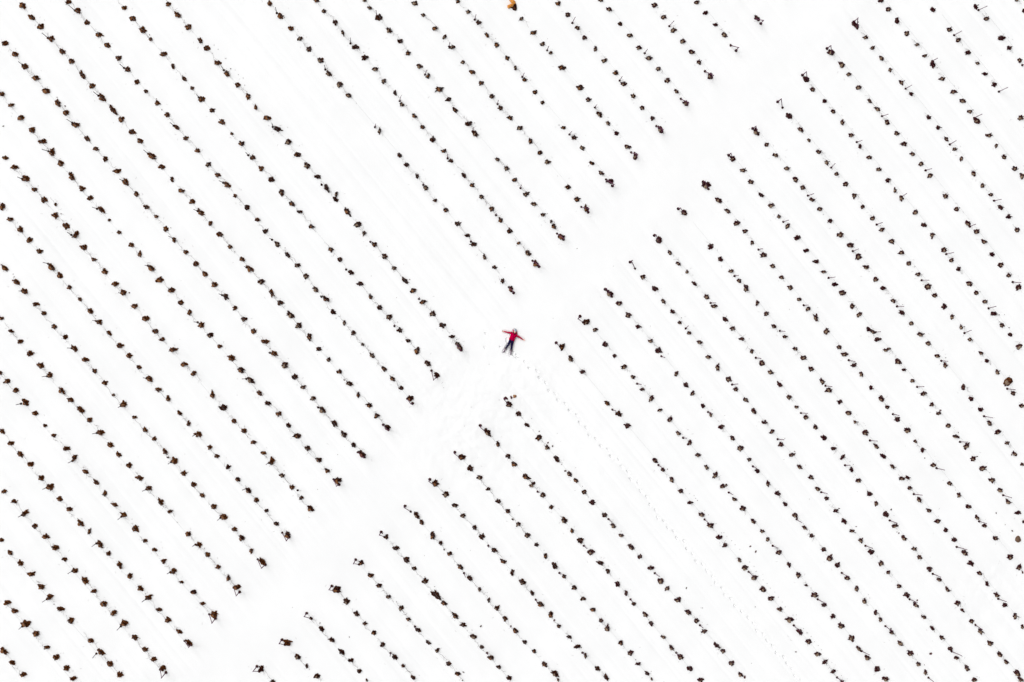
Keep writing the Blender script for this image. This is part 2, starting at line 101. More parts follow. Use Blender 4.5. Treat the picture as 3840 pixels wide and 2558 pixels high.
LEAVES = "12 473 7.3;244 398 6.5;214 365 4.1;561 131 5.7;587 371 4.9;607 412 4.9;865 258 4.9;882 263 3.3;894 280 3.3;918 320 3.3;847 219 3.3;818 185 3.3;803 169 2.9;912 293 2.9;796 200 3.3;1067 67 4.1;1336 387 3.3;1419 254 3.3;1780 461 4.1;1505 359 3.3;1525 395 3.7;1845 129 3.3;1858 144 3.3;1079 478 3.3;1364 196 4.1;1348 187 3.3;2096 469 3.7;2467 29 4.1;3514 255 4.9;3591 347 3.7;3482 212 2.4;229 802 4.5;485 1098 6.5;359 1184 4.1;641 855 4.1;686 911 2.4;880 943 4.1;49 1028 4.9;53 1038 4.1;143 697 2.9;563 1211 2.9;717 727 2.4;1223 690 3.3;1005 859 4.1;1069 930 3.7;1260 1193 3.7;1392 1035 2.9;1712 1273 3.7;1536 1048 5.7;1491 1208 3.3;1453 924 2.4;1514 991 2.4;1487 1116 3.3;1636 1234 2.4;1138 803 2.9;2371 977 4.9;2301 998 2;2074 1194 2.4;2091 660 2.4;2164 932 3.3;2555 1192 3.3;2724 1186 3.3;2691 1150 2.4;2809 1271 2.9;2053 801 2.4;2526 960 2.4;2598 1032 2.4;3431 999 3.3;3747 1181 4.1;3767 1180 2.4;3784 1229 5.7;3258 997 4.9;2960 1160 2;3674 1094 3.3;3556 937 2.4;3087 804 2.9;3386 1142 2.9;654 1294 2.9;199 1433 2.4;248 1438 2.9;122 1756 4.9;611 1467 3.3;705 1771 4.9;67 1877 4.9;61 1888 3.3;28 1843 3.3;862 1764 3.7;917 1598 2.9;933 1628 4.1;623 1904 2.9;888 1352 2.4;889 1482 2;693 1703 2;1065 1766 3.3;1664 1454 2.9;1834 1366 2;1767 1527 2;1742 1598 2;1191 1835 2.9;1266 1705 2;1872 1500 2.9;989 1478 3.3;1012 1308 4.1;1291 1425 8.2;1244 1762 3.3;1444 1602 2;2022 1618 5.7;2055 1660 8.2;2072 1673 7.3;1994 1570 3.3;2159 1754 2.4;2090 1626 2;2103 1655 2.4;2389 1414 2.4;2419 1447 3.3;2503 1760 4.1;2609 1869 3.3;2616 1877 3.3;2572 1833 2.4;2587 1851 2;2120 1766 9.8;2106 1742 4.9;2603 1859 2.4;2705 1579 2.4;2670 1537 2;2506 1327 2;2287 1513 3.3;2184 1824 3.3;2242 1878 2;2849 1324 2;2438 1458 2;2642 1915 2.4;2943 1644 4.1;2980 1693 5.7;3188 1732 3.3;3200 1742 3.3;3177 1721 2.4;3526 1539 8.2;3593 1622 4.1;3664 1712 8.2;3794 1705 7.3;3342 1911 9;3147 1907 7.3;3036 1872 2;3546 1342 3.7;2933 1428 2;3468 1718 4.9;3584 1838 2.9;3712 1772 2.4;3127 1662 2;665 1959 4.1;519 1974 3.3;552 2221 2.4;545 2227 4.1;524 2394 3.7;767 2056 4.1;816 2093 2.4;200 2040 3.3;495 1947 2.9;852 2156 3.3;203 2266 4.9;1665 2061 7.3;1434 2000 5.7;1248 2196 6.5;1661 2244 3.3;1738 2521 8.2;1734 2551 5.7;1519 2493 3.3;1630 2200 3.3;1827 2222 2.4;1592 2084 2.4;1764 2064 2.4;1200 2336 4.9;1097 2278 2.4;1715 2058 2.4;1593 2163 3.7;1770 2363 3.7;1310 2389 5.7;1803 2349 9.8;1487 2257 4.1;1916 2349 8.2;1922 1947 9.8;2329 1992 4.1;2834 2069 10.6;2814 2049 8.2;2574 2205 9;2635 2280 3.3;2629 2280 2;2832 2276 3.7;2837 2142 2.4;2657 1931 2.4;2685 1964 2.9;2706 1998 2.4;2715 1998 2.4;2726 2012 2.4;2744 2028 2.9;2757 2043 2.4;2775 2060 2.9;2812 2108 2.4;2828 2124 2.4;2835 2144 2;2819 2488 2.9;2842 2162 2;2862 2175 2.4;2078 2326 9;2143 2404 4.9;2384 2474 3.7;2442 2518 2.9;2666 2196 2;2877 2189 2;2179 2429 4.9;2673 1967 9;2240 2357 2.4;2793 2540 12.2;2308 2363 2;3735 1924 5.7;3769 1968 3.7;3796 1991 7.3;2985 2445 7.3;3490 2451 12.2;2889 2206 2.4;2906 2221 2.4;2919 2240 2.4;2934 2258 2;2945 2276 2.4;2974 2307 2.9;2986 2306 2.4;2986 2322 2.4;3014 2357 2.4;3027 2372 2.4;3042 2387 2.4;3055 2407 2.4;3069 2421 2.4;3081 2437 2.4;3107 2472 2.4;3120 2485 2.4;3142 2516 2.4;3156 2534 2.4;3370 1999 6.5;3363 1995 4.1;3467 2494 3.7;3412 2234 3.3;3211 1975 5.7;3356 2375 3.3;3608 2463 2.9;3664 2538 2.4;3008 2162 2.9;3439 2251 7.3;3257 2230 2.4;3262 2243 2;3488 2089 2;3152 2334 5.7;3380 2404 2.4;3835 2147 10.6;3402 2440 4.1"
STEPS = "1926 1332 12.2;1939 1331 12.2;1938 1343 10.2;1969 1358 24.5;1985 1382 24.5;2014 1391 30.6;2023 1418 30.6;2047 1436 28.6;2059 1466 18.4;2083 1477 28.6;2093 1502 24.5;2121 1515 26.5;2136 1540 24.5;2164 1558 28.6;2174 1585 24.5;2199 1605 28.6;2209 1633 24.5;2236 1646 28.6;2253 1673 18.4;2281 1686 28.6;2291 1713 22.4;2321 1724 30.6;2331 1751 24.5;2355 1770 28.6;2365 1798 20.4;2393 1811 28.6;2403 1842 22.4;2426 1865 28.6;2438 1894 22.4;2460 1915 28.6;2467 1943 20.4;2491 1955 24.5;2504 1980 16.3;2527 1993 26.5;2538 2018 18.4;2566 2030 28.6;2576 2059 20.4;2598 2078 24.5;2611 2105 16.3;2635 2117 24.5;2651 2141 20.4;2672 2162 24.5;2684 2189 18.4;2708 2206 24.5;2718 2231 20.4;2742 2247 24.5;2757 2274 20.4;2781 2294 22.4;2807 2317 20.4;2826 2337 24.5;2838 2367 16.3;2862 2378 22.4;2877 2404 8.2;2898 2423 22.4;2913 2451 20.4;2940 2465 24.5;2953 2490 20.4;2971 2510 24.5;2981 2536 22.4;3004 2551 20.4"
nums = lambda s: [tuple(float(q) for q in r.split()) for r in s.split(';')]
ANG = math.radians(50.7)
DX, DY = math.cos(ANG), math.sin(ANG)     # rows run this way in survey pixels (y down)
ROWDIR = Vector((DX, -DY, 0))
def side_of(x, y):
    xl = 3100 - 1110 * y / 1230 if y < 1230 else 1990 - 1190 * (y - 1230) / 1328
    return 0 if x < xl else 1
def row_of(x, y):
    s = side_of(x, y); q = x * DY - y * DX
    return (s, round((q - 499) / 135.9) if s == 0 else round((q - 534) / 134.1))

# ------------------------------------------------------------------ materials
def mat(name, rough=0.8, spec=0.2):
    m = bpy.data.materials.new(name); m.use_nodes = True
    b = m.node_tree.nodes['Principled BSDF']
    b.inputs['Roughness'].default_value = rough
    b.inputs['Specular IOR Level'].default_value = spec
    return m, m.node_tree, b
def noisy(name, cols, scale=20, rough=0.85, detail=6, bump=0.0, spec=0.0, coord='Object', stops=None, bscale=None, dist=0.02):
    m, t, b = mat(name, rough, spec)
    tc = t.nodes.new('ShaderNodeTexCoord'); nz = t.nodes.new('ShaderNodeTexNoise')
    nz.inputs['Scale'].default_value = scale; nz.inputs['Detail'].default_value = detail
    cr = t.nodes.new('ShaderNodeValToRGB'); e = cr.color_ramp.elements
    stops = stops or [0.3 + 0.4 * i / (len(cols) - 1) for i in range(len(cols))]
    while len(e) < len(cols): e.new(0.5)
    for i, c in enumerate(cols):
        e[i].position = stops[i]; e[i].color = (*c, 1)
    t.links.new(tc.outputs[coord], nz.inputs['Vector']); t.links.new(nz.outputs['Fac'], cr.inputs['Fac'])
    t.links.new(cr.outputs['Color'], b.inputs['Base Color'])
    if bump:
        n2 = t.nodes.new('ShaderNodeTexNoise'); n2.inputs['Scale'].default_value = bscale or scale * 2; n2.inputs['Detail'].default_value = 4
        bp = t.nodes.new('ShaderNodeBump'); bp.inputs['Strength'].default_value = bump; bp.inputs['Distance'].default_value = dist
        t.links.new(tc.outputs[coord], n2.inputs['Vector']); t.links.new(n2.outputs['Fac'], bp.inputs['Height'])
        t.links.new(bp.outputs[0], b.inputs['Normal'])
    return m
M = {}
M['snow'] = noisy('snow', [(.875, .88, .882), (.902, .904, .905)], 0.35, 0.7, bump=0.35, bscale=14, dist=0.02, spec=0.1)
M['soil_russet'] = noisy('soil_russet', [(.012, .003, .0015), (.065, .019, .006), (.21, .085, .03)], 12, bump=0.8, dist=.03, stops=[.36, .5, .68], coord='Object')
M['soil_brown'] = noisy('soil_brown', [(.009, .0022, .002), (.032, .009, .006), (.17, .075, .04)], 13, bump=0.8, dist=.03, stops=[.38, .52, .70])
M['soil_dark'] = noisy('soil_dark', [(.014, .002, .004), (.040, .007, .012), (.19, .115, .08)], 13, bump=0.8, dist=.03, stops=[.38, .53, .70])
M['straw'] = noisy('straw', [(.10, .06, .04), (.34, .25, .175)], 22, bump=0.6)
M['straw_russet'] = noisy('straw_russet', [(.09, .035, .015), (.30, .14, .06)], 22, bump=0.6)
M['bark'] = noisy('bark', [(.012, .004, .005), (.05, .022, .018)], 30, bump=0.6)
M['cane'] = noisy('cane_bark', [(.07, .05, .05), (.16, .12, .11)], 20)
M['stake'] = noisy('stake_wood', [(.065, .02, .045), (.16, .07, .11)], 18, bump=.3)
M['stake_dark'] = noisy('stake_wood_dark', [(.010, .004, .007), (.045, .02, .028)], 18, bump=.3)
M['wire'] = noisy('wire', [(.18, .19, .20), (.32, .33, .34)], 5, rough=.5)
M['leaf'] = noisy('dead_leaf', [(.02, .01, .008), (.10, .05, .03)], 25)
M['leaf_tan'] = noisy('tan_leaf', [(.10, .04, .02), (.45, .24, .12)], 25, stops=[.35, .6])
M['leaf_maroon'] = noisy('maroon_leaf', [(.035, .008, .012), (.13, .045, .04)], 25)
M['soil_pale'] = noisy('soil_pale', [(.06, .03, .02), (.20, .13, .09)], 14, bump=.6)
M['orange'] = noisy('orange_leaf', [(.40, .12, .02), (.68, .27, .05), (.70, .38, .14)], 14, bump=.5)

# ------------------------------------------------------------------ helpers
def obj(name, verts, faces, m, parent=None, smooth=False, loc=None):
    me = bpy.data.meshes.new(name); me.from_pydata([tuple(v) for v in verts], [], faces)
    me.materials.append(M[m] if isinstance(m, str) else m)
    if smooth: me.polygons.foreach_set('use_smooth', [True] * len(me.polygons))
    me.update()
    o = bpy.data.objects.new(name, me); col.objects.link(o)
    if parent: o.parent = parent
    if loc is not None: o.location = loc
    return o
def empty(name, loc):
    o = bpy.data.objects.new(name, None); col.objects.link(o); o.location = loc; o.empty_display_size = .2
    return o
def tag(o, label=None, cat=None, group=None, kind=None):
    for k, v in (('label', label), ('category', cat), ('group', group), ('kind', kind)):
        if v: o[k] = v
    return o
def ordn(i):
    return '%d%s' % (i, 'th' if 10 <= i % 100 <= 20 else {1: 'st', 2: 'nd', 3: 'rd'}.get(i % 10, 'th'))
def row_name(s, k):
    if s == 0:
        return "%s row past the person's boots" % ordn(1 - k) if k <= 0 else "%s row past the person's hat" % ordn(k - 1)
    return '%s row on boot side of footprints' % ordn(1 - k) if k <= 0 else '%s row on hat side of footprints' % ordn(k - 1)
def from_where(s, k):
    if s == 0: return 'up from bottom edge' if k <= -13 else 'up from bare lane'
    return 'down from top edge' if k >= 15 else 'down from bare lane'
def tube(vs, fs, pts, rad, n=5):
    """append a tube along pts with radii rad to the lists"""
    base = len(vs); up = Vector((0.3, 0.2, 1)).normalized()
    for i, p in enumerate(pts):
        a = pts[min(i + 1, len(pts) - 1)] - pts[max(i - 1, 0)]
        if a.length < 1e-9: a = Vector((0, 0, 1))
        a.normalize(); u = a.cross(up)
        if u.length < 1e-3: u = a.cross(Vector((1, 0, 0)))
        u.normalize(); v = a.cross(u)
        for j in range(n):
            t = 2 * math.pi * j / n
            vs.append(p + (u * math.cos(t) + v * math.sin(t)) * rad[i])
    for i in range(len(pts) - 1):
        for j in range(n):
            a = base + i * n + j; b = base + i * n + (j + 1) % n
            fs.append((a, b, b + n, a + n))
    fs.append(tuple(base + j for j in reversed(range(n)))); fs.append(tuple(base + (len(pts) - 1) * n + j for j in range(n)))

# ------------------------------------------------------------------ the snowfield, with wheel tracks, footprints and a body print
steps = nums(STEPS)
sp = []                                   # x, y, dirx, diry, halflen, halfwid, depth
for i, (x, y, L) in enumerate(steps):
    a = steps[max(0, i - 2)]; b = steps[min(len(steps) - 1, i + 2)]
    dx, dy = b[0] - a[0], -(b[1] - a[1]); q = math.hypot(dx, dy)
    p = gx(x, y); sp.append((p.x, p.y, dx / q, dy / q, random.Random(i).uniform(.13, .165), .072, random.Random(i + 50).uniform(.05, .10)))
for x, y in ((1822, 1251), (1818, 1303), (1876, 1302), (1922, 1309), (1897, 1322), (1925, 1322)):     # scuffs beside the boots
    p = gx(x, y); sp.append((p.x, p.y, DX, -DY, .11, .06, .06))
def prow(px, py):
    q = px * DY - py * DX
    xl = np.where(py < 1230, 3100 - 1110 * py / 1230, 1990 - 1190 * (py - 1230) / 1328)
    sgn = (px - xl)
    ph = np.where(sgn < 0, (q - 499) / 135.9, (q - 534) / 134.1)
    mask = np.clip((np.abs(sgn) - 60) / 90, 0, 1)
    return ph, mask, px * DX + py * DY
rng = np.random.RandomState(5)
def vnoise(x, y, seed):
    r = np.random.RandomState(seed).rand(256, 256)
    xi = np.floor(x).astype(int); yi = np.floor(y).astype(int); fx = x - xi; fy = y - yi
    fx = fx * fx * (3 - 2 * fx); fy = fy * fy * (3 - 2 * fy)
    g = lambda a, b: r[a % 256, b % 256]
    return (g(xi, yi) * (1 - fx) + g(xi + 1, yi) * fx) * (1 - fy) + (g(xi, yi + 1) * (1 - fx) + g(xi + 1, yi + 1) * fx) * fy
def relief(X, Y):
    px = X * S + 1920; py = 1279 - Y * S
    ph, mask, v = prow(px, py)
    r = np.round(ph); f = ph - r
    z = np.zeros_like(X)
    for k, off in enumerate((-.30, -.19, .17, .29)):
        amp = vnoise(v / 420 + r * 7.3, r * 3.1 + k * 11.7, 3 + k)
        wob = .02 * (vnoise(v / 160 + 9, r * 5.7 + k, 9) - .5)
        z -= mask * (.004 + .022 * amp ** 2) * np.exp(-((f - off - wob) / .045) ** 2)
    z += .012 * np.exp(-(f / .09) ** 2) * mask
    q = px * DY - py * DX
    z += .019 * (vnoise(q / 11, v / 260, 21) - .5) * (.35 + .65 * mask)       # drifted streaks along the rows
    z += .010 * (vnoise(X * 1.7, Y * 1.7, 31) - .5) + .05 * (vnoise(X * .3, Y * .3, 33) - .5)
    for cx_, cy_, r_, a_ in ((1740, 1480, 260, .07), (1990, 1430, 120, .06), (1780, 1700, 200, .05), (3740, 2230, 150, .08), (2170, 1740, 140, .05), (500, 1700, 300, .03)):
        g_ = np.exp(-((px - cx_) ** 2 + (py - cy_) ** 2) / r_ ** 2)
        z += .35 * a_ * g_ * (np.clip(vnoise(X * 2.3, Y * 2.3, 41), .35, 1) - .5) + .2 * a_ * g_ * (vnoise(X * 5, Y * 5, 43) - .5)     # trodden, wind-scoured patches
    edge = np.minimum(np.minimum(X + 44, 44 - X), np.minimum(Y + 32, 32 - Y))
    calm = 1 - .85 * np.exp(-(((px - 1925) ** 2 + (py - 1288) ** 2) / 75.0 ** 2) ** 2)
    return z * np.clip(edge / 2, 0, 1) * calm
CELL = 0.1; NX, NY = 880, 640
xs = -44 + CELL * np.arange(NX + 1); ys = -32 + CELL * np.arange(NY + 1)
XX, YY = np.meshgrid(xs, ys)
ZZ = relief(XX, YY)
fine = np.zeros((NY, NX), bool)
def mark(x, y, r):
    i0, i1 = int((x - r + 44) / CELL), int((x + r + 44) / CELL); j0, j1 = int((y - r + 32) / CELL), int((y + r + 32) / CELL)
    fine[j0:j1 + 1, i0:i1 + 1] = True
for s_ in sp: mark(s_[0], s_[1], .34)
pc = gx(1925, 1288); mark(pc.x, pc.y, 1.25)
def seg_d(X, Y, a, b):
    ax, ay, bx, by = a.x, a.y, b.x, b.y
    t = np.clip(((X - ax) * (bx - ax) + (Y - ay) * (by - ay)) / ((bx - ax) ** 2 + (by - ay) ** 2), 0, 1)
    return np.hypot(X - ax - t * (bx - ax), Y - ay - t * (by - ay))
def pw(x, y, z=0.0):                      # close-up coordinates of the person
    return gx(1800 + x / 7.8417, 1180 + y / 7.8417, z)
PRINT = [(pw(1030, 490), pw(940, 760), .16), (pw(960, 560), pw(700, 492), .07), (pw(1040, 600), pw(1290, 745), .07),
         (pw(900, 780), pw(700, 1090), .09), (pw(950, 790), pw(900, 1180), .09), (pw(800, 790), pw(790, 720), .06)]
def dents(X, Y):
    z = np.zeros_like(X)
    for (x, y, dx, dy, hl, hw, dep) in sp:
        near = (np.abs(X - x) < .34) & (np.abs(Y - y) < .34)
        if not near.any(): continue
        a = (X[near] - x) * dx + (Y[near] - y) * dy; b = -(X[near] - x) * dy + (Y[near] - y) * dx
        waist = hw * (1 - .25 * np.cos(a / hl * 2.2) ** 2)
        e = np.sqrt((a / hl) ** 2 + (b / waist) ** 2)
        z[near] += -dep * np.clip((1.12 - e) / .3, 0, 1) + .004 * np.exp(-((e - 1.35) / .2) ** 2)
    near = (np.abs(X - pc.x) < 1.2) & (np.abs(Y - pc.y) < 1.2)
    if near.any():
        x, y = X[near], Y[near]; t = np.zeros_like(x)
        for a, b, r in PRINT:
            dd = seg_d(x, y, a, b)
            t = np.minimum(t, -.05 * np.clip((r + .05 - dd) / .05, 0, 1))
        z[near] += t
    return z
verts = np.stack([XX.ravel(), YY.ravel(), ZZ.ravel()], 1)
jj, ii = np.nonzero(~fine)
a = jj * (NX + 1) + ii
quads = [np.stack([a, a + 1, a + NX + 2, a + NX + 1], 1)]
SUBD = 4
jf, if_ = np.nonzero(fine); nf = len(jf); g = np.arange(SUBD + 1) / SUBD
U_, V_ = np.meshgrid(g, g)
FX = xs[if_][:, None, None] + U_ * CELL; FY = ys[jf][:, None, None] + V_ * CELL
z00 = ZZ[jf, if_][:, None, None]; z10 = ZZ[jf, if_ + 1][:, None, None]; z01 = ZZ[jf + 1, if_][:, None, None]; z11 = ZZ[jf + 1, if_ + 1][:, None, None]
FZ = z00 * (1 - U_) * (1 - V_) + z10 * U_ * (1 - V_) + z01 * (1 - U_) * V_ + z11 * U_ * V_
FZ = FZ + dents(FX, FY)
fv = np.stack([FX.ravel(), FY.ravel(), FZ.ravel()], 1); off = len(verts)
m_ = SUBD + 1
gi = (if_[:, None, None] * SUBD + np.arange(m_)[None, None, :] + 0 * np.arange(m_)[None, :, None]).ravel()
gj = (jf[:, None, None] * SUBD + np.arange(m_)[None, :, None] + 0 * np.arange(m_)[None, None, :]).ravel()
uk, first, inv = np.unique(gj.astype(np.int64) * 100000 + gi, return_index=True, return_inverse=True)
ugi, ugj = uk % 100000, uk // 100000
oncoarse = (ugi % SUBD == 0) & (ugj % SUBD == 0)
newid = np.empty(len(uk), np.int64)
cid = (ugj // SUBD) * (NX + 1) + ugi // SUBD
newid[oncoarse] = cid[oncoarse]; verts[cid[oncoarse], 2] = fv[first[oncoarse], 2]
newid[~oncoarse] = off + np.arange((~oncoarse).sum())
remap = newid[inv.ravel()]
fv = fv[first[~oncoarse]]
cellbase = np.arange(nf)[:, None] * m_ * m_
loc_ = (np.arange(SUBD)[:, None] * m_ + np.arange(SUBD)[None, :]).ravel()[None, :]
b = (cellbase + loc_).ravel()
quads.append(np.stack([remap[b], remap[b + 1], remap[b + m_ + 1], remap[b + m_]], 1))
verts = np.concatenate([verts, fv]); off = len(verts)
R_ = 2500.0                               # the field goes on to the horizon
outer = [(-R_, -R_, 0), (R_, -R_, 0), (R_, R_, 0), (-R_, R_, 0)]
verts = np.concatenate([verts, np.array(outer)])
c0, c1, c2, c3 = 0, NX, (NY + 1) * (NX + 1) - 1, NY * (NX + 1)
quads.append(np.array([(off, off + 1, c1, c0), (off + 1, off + 2, c2, c1), (off + 2, off + 3, c3, c2), (off + 3, off, c0, c3)]))
quads = np.concatenate(quads)
me = bpy.data.meshes.new('snow_ground')
me.vertices.add(len(verts)); me.vertices.foreach_set('co', verts.astype(np.float32).ravel())
me.loops.add(len(quads) * 4); me.loops.foreach_set('vertex_index', quads.astype(np.int32).ravel())
me.polygons.add(len(quads)); me.polygons.foreach_set('loop_start', np.arange(0, len(quads) * 4, 4, dtype=np.int32))
me.polygons.foreach_set('use_smooth', np.ones(len(quads), bool))
me.materials.append(M['snow']); me.update(calc_edges=True); me.validate()
snow = bpy.data.objects.new('snow_ground', me); col.objects.link(snow); tag(snow, kind='structure')

def gz(p):
    x = min(max((p.x + 44) / CELL, 0), NX - 1.001); y = min(max((p.y + 32) / CELL, 0), NY - 1.001); i, j = int(x), int(y); u, v = x - i, y - j
    return float((ZZ[j, i] * (1 - u) + ZZ[j, i + 1] * u) * (1 - v) + (ZZ[j + 1, i] * (1 - u) + ZZ[j + 1, i + 1] * u) * v)
# ------------------------------------------------------------------ vines
rnd = random.Random(11)
ORI = {'o': (0.0, .86), '-': (0.0, .62), 'v': (90.0, .62), 'b': (-45.0, .62), 'f': (45.0, .62)}
def clump_mesh(L, o, r):
    """rough heap of earth and rotten leaves round the foot of a vine: ring mesh with a ragged outline"""
    ang0, asp = ORI[o]; asp = (asp if o == 'o' else .43 if L > .66 else .54 if L > .56 else asp); L = L * (.92 if o == 'o' and L > .5 else 1); asp = asp * r.uniform(.92, 1.08); A = L / 2; B = A * asp
    n = 26; ph = [r.uniform(0, 6.28) for _ in range(5)]; am = [r.uniform(.02, .12) for _ in range(5)]
    spikes = [(r.uniform(0, 6.28), r.uniform(.15, .5)) for _ in range(r.choice((1, 2, 3, 3, 4)))]
    bites = [(r.uniform(0, 6.28), r.uniform(.12, .35)) for _ in range(r.choice((0, 1, 1, 2)))]
    a0 = math.radians(ang0 + r.uniform(-14, 14))
    vs, fs = [], []
    out = []
    for i in range(n):
        t = 2 * math.pi * i / n
        q = 1 + sum(am[j] * math.cos((j + 2) * t + ph[j]) for j in range(5)) + r.uniform(-.07, .07)
        for s, h in spikes:
            dd = (t - s + math.pi) % (2 * math.pi) - math.pi; q += h * math.exp(-(dd / .16) ** 2)
        for s, h in bites:
            dd = (t - s + math.pi) % (2 * math.pi) - math.pi; q -= h * math.exp(-(dd / .35) ** 2)
        x, y = A * math.cos(t) * q * .93, B * math.sin(t) * q * .93
        out.append((x * math.cos(a0) - y * math.sin(a0), x * math.sin(a0) + y * math.cos(a0)))
    hh = min(.13, .05 + A * .22)
    for k, (f, z) in enumerate(((1.0, -.06), (.97, .4 * hh), (.72, .85 * hh), (.40, 1.0 * hh))):
        for (x, y) in out:
            j = 0 if k == 0 else .035 * A / .2
            vs.append(Vector((x * f + r.uniform(-j, j), y * f + r.uniform(-j, j), z + (r.uniform(-.3, .3) * hh if k else 0))))
    vs.append(Vector((0, 0, hh * r.uniform(.7, 1.2))))
    for k in range(3):
        for i in range(n):
            a, b = k * n + i, k * n + (i + 1) % n
            fs.append((a, b, b + n, a + n))
    for i in range(n): fs.append((3 * n + i, 3 * n + (i + 1) % n, 4 * n))
    return vs, fs, hh
def straw_mesh(L, hh, r):
    n = 9; vs = []; fs = []; A = L * r.uniform(.18, .29); B = A * r.uniform(.5, .8); t0 = r.uniform(0, 3.1)
    cx, cy = -L * .12 + r.uniform(-.05, .05) * L, -L * .12 + r.uniform(-.05, .05) * L
    for f, z in ((1, hh * .5), (.9, hh * 1.22)):
        for i in range(n):
            t = 2 * math.pi * i / n; x, y = A * f * math.cos(t) * r.uniform(.8, 1.15), B * f * math.sin(t) * r.uniform(.8, 1.15)
            vs.append(Vector((cx + x * math.cos(t0) - y * math.sin(t0), cy + x * math.sin(t0) + y * math.cos(t0), z)))
    vs.append(Vector((cx, cy, hh * 1.4)))
    for i in range(n):
        a, b = i, (i + 1) % n; fs.append((a, b, b + n, a + n)); fs.append((n + a, n + b, 2 * n))
    return vs, fs
def trunk_mesh(r):
    vs, fs = [], []; h = r.uniform(.17, .27); lx, ly = r.uniform(-.05, .05), r.uniform(-.05, .05)
    pts = [Vector((0, 0, -.05))]
    for i in range(1, 6):
        f = i / 5; pts.append(Vector((lx * f * f + r.uniform(-.012, .012), ly * f * f + r.uniform(-.012, .012), h * f)))
    tube(vs, fs, pts, [.034, .028, .023, .021, .022, .026], 7)
    for k in range(3):                                                # knobbly head with pruned spurs
        t = r.uniform(0, 6.28); e = pts[-1] + Vector((math.cos(t) * .045, math.sin(t) * .045, .03))
        tube(vs, fs, [pts[-1] - Vector((0, 0, .02)), (pts[-1] + e) / 2 + Vector((0, 0, .01)), e], [.018, .014, .009], 5)
    return vs, fs, pts[-1]
def cane_mesh(top, sgn, r, dist):
    vs, fs = [], []; Lc = r.uniform(.35, .9) * dist
    z0 = top.z; pts = []; side = Vector((DY, DX, 0)); w1, w2 = r.uniform(-.10, .10), r.uniform(0, 6)
    n = 9
    for i in range(n + 1):
        f = i / n
        p = top * (1 - f) + Vector((0, 0, 0)) * f
        p = Vector((top.x, top.y, 0)) * (1 - f) + ROWDIR * (sgn * Lc * f) + side * (w1 * math.sin(f * 3.1) + .03 * math.sin(f * 9 + w2))
        p.z = z0 * (1 - f) ** 1.5 + .07 * math.sin(f * 3.14) + .03
        pts.append(p)
    tube(vs, fs, pts, [.008 - .004 * i / n for i in range(n + 1)], 4)
    for k in range(r.choice((0, 1, 2, 3))):
        b = pts[r.randrange(2, n)]; t = r.uniform(0, 6.28); l = r.uniform(.08, .28)
        e = b + Vector((math.cos(t) * l, math.sin(t) * l, r.uniform(-.02, .04))); e.z = max(e.z, .02)
        m = (b + e) / 2 + Vector((r.uniform(-.02, .02), r.uniform(-.02, .02), .015))
        tube(vs, fs, [b, m, e], [.006, .005, .003], 4)
    return vs, fs
rows = []
for ln in VINES.strip().splitlines():
    hd, body = ln.split('|'); s, k = map(int, hd.split())
    L = []
    for it in body.split(';'):
        q = it.split(); L.append((int(q[0]), int(q[1]), int(q[2][:-1]), q[2][-1]))
    rows.append((s, k, L))
allv = [(L[i][2], s, k, i) for s, k, L in rows for i in range(len(L))]
big = set(t[1:] for t in sorted(allv, key=lambda t: (-t[0], t[1:]))[:299])
stuff = {}
def stuff_add(key, vs, fs, p):
    V_, F_ = stuff.setdefault(key, ([], [])); b = len(V_)
    V_.extend(v + p for v in vs); F_.extend(tuple(b + q for q in f) for f in fs)
SHAPE = {'o': 'round', '-': 'wide', 'v': 'upright', 'b': 'long', 'f': 'slanting'}
for s, k, L in rows:
    for i, (x, y, sz, o) in enumerate(L):
        r = random.Random(x * 7919 + y)
        soil, word = (('soil_russet', 'russet brown') if x + r.uniform(-250, 250) < 950 else ('soil_brown', 'dark brown') if x + r.uniform(-200, 200) < 2250 and y > 0 else ('soil_dark', 'blackish'))
        straw = 'straw_russet' if soil == 'soil_russet' or (soil == 'soil_brown' and r.random() < .5) else 'straw'
        size = sz / S * 1.01
        p = gx(x, y, .05); p.z = gz(p)
        vs, fs, hh = clump_mesh(size, o, r); st = straw_mesh(size, hh, r) if r.random() < .75 else None
        tv, tf, top = trunk_mesh(r)
        off_ = Vector((r.uniform(-.15, .15) * size, r.uniform(-.15, .15) * size, 0)); tv = [v + off_ for v in tv]; top = top + off_
        pc_ = .66 if x < 2000 else .30
        canes = []
        for sgn in (-1, 1):
            if i == 0 and (sgn > 0) == (s == 0): continue          # nothing reaches out over the lane
            if r.random() < pc_: canes.append(cane_mesh(top, sgn, r, 1.0 if x < 2000 else .6))
        if (s, k, i) in big:
            root = empty('grapevine', p)
            tag(root, '%s %s vine clump, %s %s, %s' % (word.split()[0], SHAPE[o], ordn(i + 1), from_where(s, k), row_name(s, k)), 'grapevine', 'pruned grapevines in rows in the snow')
            if len(root['label'].split()) > 16: root['label'] = root['label'].replace(SHAPE[o] + ' ', '', 1)
            obj('soil_clump', vs, fs, soil, root)
            if st: obj('straw_patch', st[0], st[1], straw, root)
            obj('trunk', tv, tf, 'bark', root)
            for cv, cf in canes: obj('cane', cv, cf, 'cane', root)
        else:
            stuff_add(soil, vs, fs, p)
            if st: stuff_add(straw, st[0], st[1], p)
            stuff_add('bark', tv, tf, p)
            for cv, cf in canes: stuff_add('cane', cv, cf, p)
